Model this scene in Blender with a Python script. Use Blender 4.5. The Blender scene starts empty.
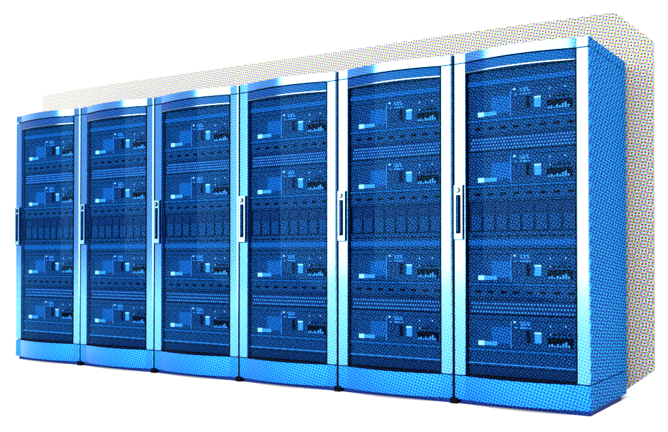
import bpy, math, random
from mathutils import Vector
random.seed(7)
S = bpy.context.scene
COL = S.collection
# ------------------------------------------------------------------ camera
cam = bpy.data.cameras.new('camera'); cam.lens = 46.17; cam.sensor_width = 36
cam.shift_y = 0.0477; cam.clip_end = 500; cam.clip_start = .05
co = bpy.data.objects.new('camera', cam); COL.objects.link(co)
co.location = (6.0855, -4.4954, .831)
co.rotation_euler = (math.pi/2 + .0119, 0, .5781)
S.camera = co
# ------------------------------------------------------------------ studio surround (world) and light
w = bpy.data.worlds.new('World'); S.world = w; w.use_nodes = True
nt = w.node_tree; N = nt.nodes; L = nt.links
bg = N['Background']
tc = N.new('ShaderNodeTexCoord')
dp = N.new('ShaderNodeVectorMath'); dp.operation = 'DOT_PRODUCT'
L.new(tc.outputs['Generated'], dp.inputs[0]); dp.inputs[1].default_value = (-.55, .835, 0)
def mrange(src, a, b, c, d):
    m = N.new('ShaderNodeMapRange'); m.interpolation_type = 'SMOOTHSTEP'
    L.new(src, m.inputs[0])
    for k, v in zip((1, 2, 3, 4), (a, b, c, d)): m.inputs[k].default_value = v
    return m.outputs[0]
WF, WB, WZ = .88, 1.35, 7.0
back = mrange(dp.outputs['Value'], -.05, .35, WF, WB)
sp = N.new('ShaderNodeSeparateXYZ'); L.new(tc.outputs['Generated'], sp.inputs[0])
zen = mrange(sp.outputs[2], .82, .94, 0, 1)
mx = N.new('ShaderNodeMix'); mx.data_type = 'FLOAT'
L.new(zen, mx.inputs[0]); L.new(back, mx.inputs[2]); mx.inputs[3].default_value = WZ
L.new(mx.outputs[0], bg.inputs['Strength']); bg.inputs['Color'].default_value = (1, 1, 1, 1)

la = bpy.data.lights.new('softbox', 'AREA'); la.shape = 'RECTANGLE'
la.size = 13.9; la.size_y = 5.6
RAD = 13.0
la.energy = RAD*math.pi*la.size*la.size_y
la.color = (1, 1, 1)
lo = bpy.data.objects.new('softbox', la); COL.objects.link(lo)
lo.location = (.25, -12, 3.05)
lo.rotation_euler = (math.pi/2, math.radians(3), 0)
S.view_settings.view_transform = 'Standard'; S.view_settings.look = 'None'
S.view_settings.exposure = 0; S.view_settings.gamma = 1
S.cycles.use_denoising = False
S.cycles.max_bounces = 10; S.cycles.transparent_max_bounces = 16
S.cycles.caustics_reflective = False; S.cycles.caustics_refractive = False

# ------------------------------------------------------------------ materials
PITCH = .0172
def math_n(nt, op, a, b=None, c=None):
    n = nt.nodes.new('ShaderNodeMath'); n.operation = op
    for k, v in enumerate((a, b, c)):
        if v is None: continue
        if isinstance(v, (int, float)): n.inputs[k].default_value = v
        else: nt.links.new(v, n.inputs[k])
    return n.outputs[0]
def ink(nt, uv, ang, cov, pitch=PITCH, off=0.0):
    """1 inside a printed dot, 0 on the bare surface; cov = share of the area inked"""
    x, y = uv
    c, s = math.cos(math.radians(ang))/pitch, math.sin(math.radians(ang))/pitch
    u = math_n(nt, 'ADD', math_n(nt, 'MULTIPLY', x, c), math_n(nt, 'MULTIPLY_ADD', y, s, off))
    v = math_n(nt, 'ADD', math_n(nt, 'MULTIPLY', x, -s), math_n(nt, 'MULTIPLY_ADD', y, c, off*1.7))
    u = math_n(nt, 'SUBTRACT', math_n(nt, 'FRACT', u), .5)
    v = math_n(nt, 'SUBTRACT', math_n(nt, 'FRACT', v), .5)
    d = math_n(nt, 'SQRT', math_n(nt, 'ADD', math_n(nt, 'MULTIPLY', u, u), math_n(nt, 'MULTIPLY', v, v)))
    r = math.sqrt(cov/math.pi)
    m = nt.nodes.new('ShaderNodeMapRange'); m.interpolation_type = 'SMOOTHSTEP'
    nt.links.new(d, m.inputs[0])
    for k, q in zip((1, 2, 3, 4), (r-.07, r+.07, 1, 0)): m.inputs[k].default_value = q
    return m.outputs[0]
def printed(name, base, inks, rough=.45, metallic=0., spec=.4, pitch=PITCH, wear=.06, tint=None, coat=0., aspect=1.):
    """paint with a halftone print: inks = [(angle, coverage, colour multiplier)]"""
    m = bpy.data.materials.new(name); m.use_nodes = True
    nt = m.node_tree; b = nt.nodes['Principled BSDF']
    uvn = nt.nodes.new('ShaderNodeUVMap'); uvn.uv_map = 'UVMap'
    sx = nt.nodes.new('ShaderNodeSeparateXYZ'); nt.links.new(uvn.outputs[0], sx.inputs[0])
    uv = (math_n(nt, 'MULTIPLY', sx.outputs[0], aspect), sx.outputs[1])
    no = nt.nodes.new('ShaderNodeTexNoise'); no.inputs['Scale'].default_value = 9
    no.inputs['Detail'].default_value = 4
    nt.links.new(uvn.outputs[0], no.inputs['Vector'])
    rgb = nt.nodes.new('ShaderNodeMix'); rgb.data_type = 'RGBA'
    rgb.inputs[6].default_value = (*[min(1, c*(1-wear)) for c in base], 1)
    rgb.inputs[7].default_value = (*[min(1, c*(1+wear)) for c in base], 1)
    nt.links.new(no.outputs[0], rgb.inputs[0]); cur = rgb.outputs[2]
    for k, (ang, cov, mul) in enumerate(inks):
        f = ink(nt, uv, ang, cov, pitch, .13*k)
        x = nt.nodes.new('ShaderNodeMix'); x.data_type = 'RGBA'; x.blend_type = 'MULTIPLY'
        nt.links.new(f, x.inputs[0]); nt.links.new(cur, x.inputs[6]); x.inputs[7].default_value = (*mul, 1)
        cur = x.outputs[2]
    nt.links.new(cur, b.inputs['Base Color'])
    b.inputs['Roughness'].default_value = rough; b.inputs['Metallic'].default_value = metallic
    b.inputs['Specular IOR Level'].default_value = spec
    if tint: b.inputs['Specular Tint'].default_value = (*tint, 1)
    if coat:
        b.inputs['Coat Weight'].default_value = coat; b.inputs['Coat IOR'].default_value = 1.33; b.inputs['Coat Roughness'].default_value = rough
    return m
CY, MG, YE, BK = (.06, .75, 1), (.95, .05, .85), (1, .95, .04), (.05, .05, .10)
def plain(name, c, rough=.5, metallic=0., spec=.4):
    return printed(name, c, [], rough, metallic, spec)
M = {}
M['side_paint'] = printed('blue printed side paint', (.005, .27, .53),
    [(75, .46, (.2, .07, .72)), (45, .20, (.15, .14, .30)), (0, .10, (.9, 1., .4))],   .7, 0, .03, aspect=.32)
M['front_metal'] = printed('blue lacquered metal', (.058, .44, 1.0),
    [(75, .32, (1, .34, .84)), (15, .12, (1, .9, 1)), (45, .09, (.9, .18, .40))], .13, 1.0, .5, coat=1.)
M['plinth_metal'] = printed('blue lacquered plinth metal', (.016, .27, .78),
    [(75, .34, (.5, .22, .80)), (15, .12, (.7, .9, 1)), (45, .10, (.4, .16, .4))], .2, 1.0, .5)
M['rail_metal'] = printed('dark blue lacquered rail', (.003, .05, .17),
    [(75, .40, (.4, .15, .7)), (45, .2, (.15, .12, .3))], .2, .0, .20, tint=(.04, .5, 1.))
M['base_paint'] = printed('navy base paint', (.003, .03, .17),
    [(75, .4, (.5, .2, .8)), (45, .2, (.1, .1, .2))], .6, 0, .05)
P2 = .0165
M['panel'] = printed('navy equipment panel', (.002, .108, .215),
    [(75, .46, (.3, .06, .55)), (45, .36, (.06, .04, .10)), (0, .12, (.8, 1.1, .4))], .5, 0, .05, P2)
M['panel_light'] = printed('mid blue equipment panel', (.004, .165, .32),
    [(75, .42, (.4, .12, .65)), (45, .20, (.12, .10, .25)), (0, .1, (.8, 1.1, .4))], .5, 0, .05, P2)
M['panel_dark'] = printed('dark navy equipment panel', (.002, .045, .14),
    [(75, .42, (.4, .10, .5)), (45, .32, (.06, .05, .12)), (0, .14, (.8, 1.5, .4))], .5, 0, .05, P2)
M['label'] = printed('pale label', (.55, .85, .95), [(75, .15, (.6, .6, 1))], .4, 0, .1)
M['label_blue'] = printed('sky blue label', (.05, .34, .62), [(75, .28, (.6, .4, 1))], .4, 0, .1)
M['black'] = plain('black plastic', (.003, .003, .006), .6, 0, .0)
M['navy_shadow'] = plain('near black navy liner', (.001, .004, .022), .7, 0, .02)
M['white_metal'] = plain('bright polished metal', (.22, .58, 1.0), .2, 1., .5)
M['trim'] = plain('polished trim', (.22, .40, .60), .15, 1., .5)
M['board'] = printed('drop shadow print of coloured dots', (.51, .51, .51),
    [(15, .29, (.02, .85, 1)), (75, .28, (1, .02, .90)), (0, .33, (1, .92, .0)), (45, .07, (.05, .05, .08))], .8, 0, .1, .0190, .0)  # dot print of the row's drop shadow, shade put into colour
m = bpy.data.materials.new('tinted door glass'); m.use_nodes = True; nt = m.node_tree
nt.nodes.remove(nt.nodes['Principled BSDF'])
tr = nt.nodes.new('ShaderNodeBsdfTransparent'); tr.inputs[0].default_value = (.70, .82, .94, 1)
gl = nt.nodes.new('ShaderNodeBsdfGlossy'); gl.inputs['Roughness'].default_value = .008; gl.inputs[0].default_value = (.10, .52, 1, 1)
fr = nt.nodes.new('ShaderNodeFresnel'); fr.inputs[0].default_value = 1.14
ms = nt.nodes.new('ShaderNodeMixShader'); ge = nt.nodes.new('ShaderNodeNewGeometry')
nt.links.new(math_n(nt, 'MULTIPLY', fr.outputs[0], math_n(nt, 'SUBTRACT', 1, ge.outputs['Backfacing'])), ms.inputs[0])
nt.links.new(tr.outputs[0], ms.inputs[1]); nt.links.new(gl.outputs[0], ms.inputs[2])
nt.links.new(ms.outputs[0], nt.nodes['Material Output'].inputs[0]); M['glass'] = m
m = plain('white studio floor', (.92, .92, .92), .8, 0, .0); M['floor'] = m

# ------------------------------------------------------------------ mesh helpers
class MB:
    def __init__(s): s.v = []; s.f = []; s.sm = []
    def face(s, pts, smooth=False):
        i = len(s.v); s.v += [tuple(p) for p in pts]; s.f.append(tuple(range(i, i+len(pts)))); s.sm.append(smooth)
    def box(s, x0, x1, y0, y1, z0, z1, bev=0.0):
        if bev <= 0:
            p = [(x, y, z) for z in (z0, z1) for y in (y0, y1) for x in (x0, x1)]
            for q in ((0, 1, 5, 4), (1, 3, 7, 5), (3, 2, 6, 7), (2, 0, 4, 6), (4, 5, 7, 6), (1, 0, 2, 3)):
                s.face([p[k] for k in q])
            return s
        # vertical prism with rounded vertical edges
        ring = []
        for cx, cy, a in ((x1-bev, y0+bev, -90), (x1-bev, y1-bev, 0), (x0+bev, y1-bev, 90), (x0+bev, y0+bev, 180)):
            for k in range(4):
                t = math.radians(a+30*k); ring.append((cx+bev*math.cos(t), cy+bev*math.sin(t)))
        s.prism(ring, z0, z1, smooth=False); return s
    def prism(s, ring, z0, z1, smooth=False):
        n = len(ring)
        for k in range(n):
            a, b = ring[k], ring[(k+1) % n]
            s.face([(a[0], a[1], z0), (b[0], b[1], z0), (b[0], b[1], z1), (a[0], a[1], z1)], smooth)
        s.face([(p[0], p[1], z1) for p in ring]); s.face([(p[0], p[1], z0) for p in reversed(ring)])
    def cyl_y(s, cx, cz, r, y0, y1, n=20):
        ring = [(cx+r*math.cos(2*math.pi*k/n), cz+r*math.sin(2*math.pi*k/n)) for k in range(n)]
        for k in range(n):
            a, b = ring[k], ring[(k+1) % n]
            s.face([(a[0], y1, a[1]), (b[0], y1, b[1]), (b[0], y0, b[1]), (a[0], y0, a[1])], True)
        s.face([(p[0], y0, p[1]) for p in ring])
        s.face([(p[0], y1, p[1]) for p in reversed(ring)])
    def bow(s, x0, x1, z0, z1, yb, sag, n=28, out=0.0, zcut=None):
        """bar whose front bulges towards -y by sag; back flat at yb"""
        xc, h = (x0+x1)/2, (x1-x0)/2
        Y = lambda x: -out - sag*(1-((x-xc)/h)**2)
        xs = [x0+(x1-x0)*k/n for k in range(n+1)]
        i = len(s.v)
        for x in xs: s.v += [(x, Y(x), z0), (x, Y(x), z1)]
        for k in range(n):
            a = i+2*k; s.f.append((a, a+2, a+3, a+1)); s.sm.append(True)
        for k in range(n):
            a, b = xs[k], xs[k+1]
            s.face([(a, Y(a), z1), (b, Y(b), z1), (b, yb, z1), (a, yb, z1)])
            s.face([(a, yb, z0), (b, yb, z0), (b, Y(b), z0), (a, Y(a), z0)])
        s.face([(x0, yb, z0), (x0, Y(x0), z0), (x0, Y(x0), z1), (x0, yb, z1)])
        s.face([(x1, Y(x1), z0), (x1, yb, z0), (x1, yb, z1), (x1, Y(x1), z1)])
        s.face([(x1, yb, z0), (x0, yb, z0), (x0, yb, z1), (x1, yb, z1)])
        return s
    def build(s, name, mat, parent=None, loc=None):
        me = bpy.data.meshes.new(name); me.from_pydata(s.v, [], s.f); me.update()
        for p, q in zip(me.polygons, s.sm): p.use_smooth = q
        uv = me.uv_layers.new(name='UVMap')
        for p in me.polygons:
            nx, ny, nz = (abs(c) for c in p.normal)
            for li in p.loop_indices:
                c = me.vertices[me.loops[li].vertex_index].co
                if ny >= nx*.9 and ny >= nz: uv.data[li].uv = (c.x, c.z)
                elif nx >= nz: uv.data[li].uv = (c.y, c.z)
                else: uv.data[li].uv = (c.x, c.y)
        me.materials.append(mat)
        o = bpy.data.objects.new(name, me); COL.objects.link(o)
        if parent: o.parent = parent
        if loc: o.location = loc
        return o

# ------------------------------------------------------------------ the setting
f = MB(); f.face([(-150, -150, 0), (150, -150, 0), (150, 150, 0), (-150, 150, 0)])
fl = f.build('floor', M['floor']); fl['kind'] = 'structure'

# ------------------------------------------------------------------ the cabinet
W, D, H = .7932, .726, 2.0
X0, X1 = .015, W-.004          # outer faces of a cabinet
GX0, GX1 = .079, .722          # glazed opening
ZB, ZP, ZD, = .026, .163, 1.945   # base top, plinth top, door top
SEAM = .007
SAG = .048

rack = bpy.data.objects.new('server_cabinet', None); COL.objects.link(rack)
rack.empty_display_size = .3

# carcass: liner walls behind everything
b = MB()
b.box(X0+.012, X0+.030, .012, D-.03, ZB+.01, H-.02)
b.box(X1-.030, X1-.012, .045, D-.03, ZB+.01, H-.02)
b.box(X0+.030, X1-.030, D-.06, D-.03, ZB+.01, H-.02)
b.box(X0+.030, X1-.030, .012, D-.06, H-.06, H-.02)
b.box(X0+.030, X1-.030, .012, D-.06, ZB+.01, ZB+.10)
b.box(X1-.055, X1-.030, .012, .05, ZB+.10, H-.06)
b.build('carcass', M['navy_shadow'], rack)
# base rail
b = MB(); b.box(X0+.03, X1-.003, .012, D-.11, 0, ZB-.001)
b.build('base_rail', M['base_paint'], rack)
b = MB(); b.box(X0+.03, X1-.003, .004, .0115, .002, ZB-.001)
# plinth
def front_section(z0, z1, name):
    """flat end posts with the bulging middle between them, returning to the sides"""
    m = MB()
    bev = .006
    m.box(X0, GX0, 0, .03, z0, z1)
    ring = [(GX1, 0), (X1-.008, 0), (X1, .0045), (X1, .036), (GX1, .036)]
    m.prism(ring, z0, z1)
    m.bow(GX0, GX1, z0, z1, .03, SAG)
    return m
pl = front_section(ZB, ZP-SEAM/2, 'plinth').build('plinth', M['plinth_metal'], rack)
b = MB(); b.box(X0, X0+.012, .0305, D, ZB, ZP-SEAM/2); b.box(X1-.012, X1, .0365, D, ZB, ZP-SEAM/2); b.box(X0+.012, X1-.012, D-.02, D, ZB, ZP-SEAM/2)
b.build('plinth_side', M['side_paint'], pl)
# side panels
for x0, x1 in ((X0, X0+.011), (X1-.011, X1)):
    m = MB(); m.box(x0, x1, .0445, D, ZP+SEAM/2, ZD-SEAM/2)
    m.build('side_panel', M['side_paint'], rack)
m = MB(); m.box(X0+.012, X1-.012, D-.02, D-.002, ZP, ZD); m.build('back_panel', M['side_paint'], rack)
# top cap
tc_ = front_section(ZD+SEAM/2, H, 'top_cap').build('top_cap', M['front_metal'], rack)
b = MB(); b.box(X0, X0+.012, .0305, D, ZD+SEAM/2, H-.002); b.box(X1-.012, X1, .0365, D, ZD+SEAM/2, H-.002)
b.box(X0+.012, X1-.012, .04, D, H-.02, H-.002)
b.build('roof_panel', M['side_paint'], tc_)
for par, q0, q1 in ((pl, ZB, ZP-SEAM/2), (tc_, ZD+SEAM/2, H)):
    m = MB(); m.box(X1+.0003, X1+.0022, .007, .0365, q0, q1); m.build('edge_strip', M['side_paint'], par)
# door: two flat stiles, curved rails, glass
z0, z1 = ZP+SEAM/2, ZD-SEAM/2
m = MB(); bev = .006
m.box(X0, GX0, 0, .036, z0, z1)
ring = [(GX1, 0), (X1-.008, 0), (X1, .0045), (X1, .036), (GX1, .036)]
m.prism(ring, z0, z1)
door = m.build('door', M['front_metal'], rack)
m = MB(); m.box(X1+.0003, X1+.0022, .007, .0365, z0, z1); m.build('edge_strip', M['side_paint'], door)
TR = 1.883                     # underside of top rail
m = MB(); m.bow(GX0+.003, GX1-.007, TR+.009, z1-.001, .012, SAG-.003); m.build('top_rail', M['rail_metal'], door)
m = MB(); m.bow(GX0+.003, GX1-.007, TR+.002, TR+.0062, .012, SAG-.001); m.build('trim_strip', M['trim'], door)
m = MB(); m.bow(GX0+.003, GX1-.007, z0+.001, z0+.008, .012, SAG-.003); m.build('bottom_gasket', M['black'], door)
m = MB(); m.box(GX1-.0065, GX1-.0005, -.004, .02, z0, z1); m.build('gasket', M['black'], door)
m = MB(); m.bow(GX0+.002, GX1-.008, z0+.009, TR-.001, 0, 0, 1); 
# curved glass pane as a thin slab
m = MB(); n = 32; th = .005
xa, xb = GX0+.002, GX1-.0075; xc, h = (GX0+GX1)/2, (GX1-GX0)/2
Y = lambda x: -(SAG-.004)*(1-((x-xc)/h)**2)
for off, rev in ((0, False), (th, True)):
    i = len(m.v)
    for k in range(n+1):
        x = xa+(xb-xa)*k/n; m.v += [(x, Y(x)+off, z0+.009), (x, Y(x)+off, TR-.001)]
    for k in range(n):
        a = i+2*k; q = (a, a+2, a+3, a+1); m.f.append(tuple(reversed(q)) if rev else q); m.sm.append(True)
m.build('glass_pane', M['glass'], door)
# handle on the left stile: plate, slot, lever, lock
HX0, HX1, HZ0, HZ1 = .0175, .068, .940, 1.247
m = MB()
m.box(HX0, HX0+.010, -.016, -.0005, HZ0, HZ1-.055, 0); m.box(HX1-.009, HX1, -.016, -.0005, HZ0, HZ1)
m.box(HX0+.010, HX1-.009, -.016, -.0005, HZ0, HZ0+.030); m.box(HX0, HX1-.009, -.016, -.0005, HZ1-.055, HZ1)
hd = m.build('handle', M['white_metal'], door)
m = MB(); m.box(HX0+.010, HX1-.009, -.006, -.0005, HZ0+.030, HZ1-.055); m.build('handle_slot', M['black'], door)
m = MB(); m.box(HX0+.019, HX0+.025, -.022, -.007, HZ0+.045, HZ1-.062); m.build('handle_lever', M['rail_metal'], door)
m = MB(); m.cyl_y(HX0+.022, HZ1-.028, .015, -.021, -.0165); m.build('lock_ring', M['black'], door)
m = MB(); m.cyl_y(HX0+.022, HZ1-.028, .009, -.024, -.0215); m.build('lock', M['white_metal'], door)
m = MB(); m.box(HX0-.002, HX1+.005, -.004, -.0004, HZ0-.006, HZ0-.0004); m.box(HX1+.0004, HX1+.005, -.004, -.0004, HZ0, HZ1+.003)
m.build('handle_surround', M['black'], door)

# ------------------------------------------------------------------ equipment inside
EY = .032                      # front of the equipment
EX0, EX1 = .088, .712
def panel(name, z0, z1, mat, y=EY, parent=rack):
    m = MB(); m.box(EX0, EX1, y, y+.05, z0+.002, z1-.002); return m.build(name, M[mat], parent)
def bits(name, rects, mat, parent, y0=EY-.006, y1=EY-.0004):
    m = MB()
    for xa, xb, za, zb in rects: m.box(xa+.008, xb+.008, y0, y1, za, zb)
    return m.build(name, M[mat], parent)
def server(t):
    bt = t-.189
    u = panel('server_unit', bt, t, 'panel')
    bits('module_panel', [(.219, .331, t-.158, t-.066)], 'panel_light', u, EY-.003)
    bits('drive_bay', [(.337, .455, t-.152, t-.072)], 'panel_dark', u, EY-.004)
    bits('divider', [(.3325, .3355, t-.183, t-.03)], 'label_blue', u, EY-.004)
    lp = bits('label_plate', [(.139, .176, t-.173, t-.147)], 'label', u)
    bits('label_strip', [(.178, .252, t-.171, t-.149)], 'label_blue', u)
    for zz, xs in ((t-.032, (.350, .386, .404, .424)), (t-.044, (.392, .41, .43)), (t-.062, (.358, .388, .404, .420, .438))):
        for x in xs: bits('status_light', [(x, x+random.choice((.010, .014)), zz-.008, zz)], 'label_blue', u)
    bits('status_light', [(.350, .362, t-.040, t-.031)], 'label', u, EY-.007)
    bits('tag_plate', [(.471, .508, t-.146, t-.088)], 'label_blue', u)
    bits('tag_top', [(.471, .508, t-.0955, t-.0865)], 'label', u, EY-.008)
    bits('port_panel', [(.54, .682, t-.166, t-.112)], 'black', u, EY-.002)
    for k, hh in enumerate((.012, .016, .008, .018, .012, .022, .030, .014)):
        x = .547+k*.0155; bits('port_socket', [(x, x+.010, t-.162, t-.162+hh)], 'label_blue', u, EY-.005)
    for x, z in ((.556, t-.055), (.556, t-.098), (.64, t-.052)): bits('indicator', [(x, x+.005, z, z+.007)], 'label', u)
    for x in (.100, .118): bits('vent_slot', [(x, x+.006, t-.135, t-.05)], 'panel_dark', u, EY-.002)
    for x in (.150, .178): bits('vent_slot', [(x, x+.020, t-.060, t-.052)], 'panel_dark', u, EY-.002)
    bits('groove', [(EX0-.006, .330, t-.0285, t-.025)], 'black', u, EY-.001)
    bits('groove', [(.460, EX1-.010, t-.0285, t-.025)], 'black', u, EY-.001)
    for k in range(4): bits('drive_slot', [(.347+k*.026, .365+k*.026, t-.146, t-.080)], 'black' if k == 3 else 'panel', u, EY-.006, EY-.0042)
    for k in range(5): bits('port_slot', [(.545+k*.027, .563+k*.027, t-.100, t-.090)], 'black', u, EY-.002)
    bits('cover_plate', [(.60, .65, t-.085, t-.066)], 'panel_dark', u, EY-.003)
def slots(z0, z1):
    u = panel('switch_unit', z0, z1, 'panel')
    zc = (z0+z1)/2+.004
    bits('groove', [(EX0-.006, EX1-.010, z0+.010, z0+.013)], 'black', u, EY-.001)
    for k in range(8):
        x = .118+k*.0765
        bits('port_slot', [(x, x+.034, zc-.008, zc+.006)], 'black', u, EY-.002)
def vents(z0, z1):
    u = panel('vent_unit', z0, z1, 'panel_dark')
    rr = []
    n = max(3, int((z1-z0-.01)/.0185))
    for r in range(n):
        zz = z0+.010+(z1-z0-.014)*r/n
        for k in range(35):
            x = EX0+.008+k*.0176+(.0088 if r % 2 else 0)
            if x < EX1-.012: rr.append((x, x+.0085, zz, zz+.008))
    bits('perforated_grille', rr, 'label_blue', u, EY-.003)
def strip(z0, z1): return panel('shelf_strip', z0, z1, 'panel_light', EY-.008)
def drives(z0, z1):
    u = panel('drive_array', z0, z1, 'panel_dark', EY+.012)
    for k in range(8):
        x = .097+k*.0765
        d = bits('drive', [(x, x+.060, z0+.006, z0+.094)], 'panel', u, EY-.001, EY+.0116)
        bits('drive_latch', [(x, x+.060, z0+.106, z0+.146)], 'panel_dark', u, EY+.005, EY+.0116)
p = panel('blanking_panel', 1.838, 1.885, 'panel'); 
strip(1.804, 1.837)
server(1.804); strip(1.598, 1.615); slots(1.520, 1.598); vents(1.434, 1.520)
server(1.432); strip(1.228, 1.243); slots(1.148, 1.228)
drives(.982, 1.148)
u = panel('blanking_panel', .882, .982, 'panel'); bits('panel_rib', [(EX0-.007, EX1-.009, .902, .934)], 'panel_light', u)
for k in range(12): bits('vent_slot', [(.10+k*.05, .136+k*.05, .950, .958)], 'black', u, EY-.002)
server(.880); strip(.676, .691); slots(.598, .676); vents(.515, .598)
server(.512); strip(.305, .323)
u = panel('blanking_panel', .222, .305, 'panel')
m = MB(); m.box(EX0, EX1, .02, .027, .236, .241); m.build('bottom_trim', M['label_blue'], u)
panel('bottom_panel', .150, .222, 'panel_dark')

foot = MB(); foot.box(-.012, .028, -.012, .05, 0, ZB+.006)

# ------------------------------------------------------------------ copies along the row
def kids(o): return [c for c in COL.objects if c.parent == o]
def tree_of(o): return [(c, tree_of(c)) for c in kids(o)]
TREE = tree_of(rack)
def copy_rack():
    r = rack.copy(); COL.objects.link(r)
    def rec(tree, par):
        for o, sub in tree:
            c = o.copy(); COL.objects.link(c); c.parent = par; rec(sub, c)
    rec(TREE, r); return r
LABELS = [
 'leftmost blue glass-door server cabinet, farthest away, its dull blue stiles ending the row',
 'second blue server cabinet from the left, narrow, with a white patch on its cap',
 'third blue server cabinet from the left, its stiles still blue and glass half lit',
 'fourth blue server cabinet from the left, its right stile white at top and blue below',
 'tall server cabinet with white stiles, standing just left of the rightmost one',
 'rightmost and largest server cabinet, its plain blue side panel in full view',
]
racks = []
for k in range(6):
    r = rack if k == 0 else copy_rack()
    r.location = (k*W, 0, 0); r['label'] = LABELS[k]; r['category'] = 'server cabinet'
    r['group'] = 'server cabinets standing in a row'
    racks.append(r)
seam = MB(); seam.box(-.0035, X0-.0005, .005, .05, ZB+.007, H-.004)  # black strip added in the gap between cabinets to stand for its shade
first = second = None
for k in range(1, 6):
    if second is None: second = seam.build('gap_shade_strip', M['black'], racks[k])
    else:
        c = second.copy(); COL.objects.link(c); c.parent = racks[k]
    if first is None: first = foot.build('foot', M['black'], racks[k])
    else:
        c = first.copy(); COL.objects.link(c); c.parent = racks[k]

# ------------------------------------------------------------------ printed drop shadow of the row, built as a standing dotted board
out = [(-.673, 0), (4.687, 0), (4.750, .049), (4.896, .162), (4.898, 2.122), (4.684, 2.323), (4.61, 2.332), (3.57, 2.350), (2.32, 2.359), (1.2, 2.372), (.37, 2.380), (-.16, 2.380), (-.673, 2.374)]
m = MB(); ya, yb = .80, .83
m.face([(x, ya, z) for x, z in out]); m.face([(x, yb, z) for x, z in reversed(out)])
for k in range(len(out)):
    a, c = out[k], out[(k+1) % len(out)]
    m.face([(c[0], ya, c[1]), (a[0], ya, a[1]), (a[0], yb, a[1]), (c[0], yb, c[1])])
bd = m.build('drop_shadow_board', M['board'])
bd['label'] = 'drop shadow of the cabinet row in small multicoloured dots, built as an upright white board behind it'
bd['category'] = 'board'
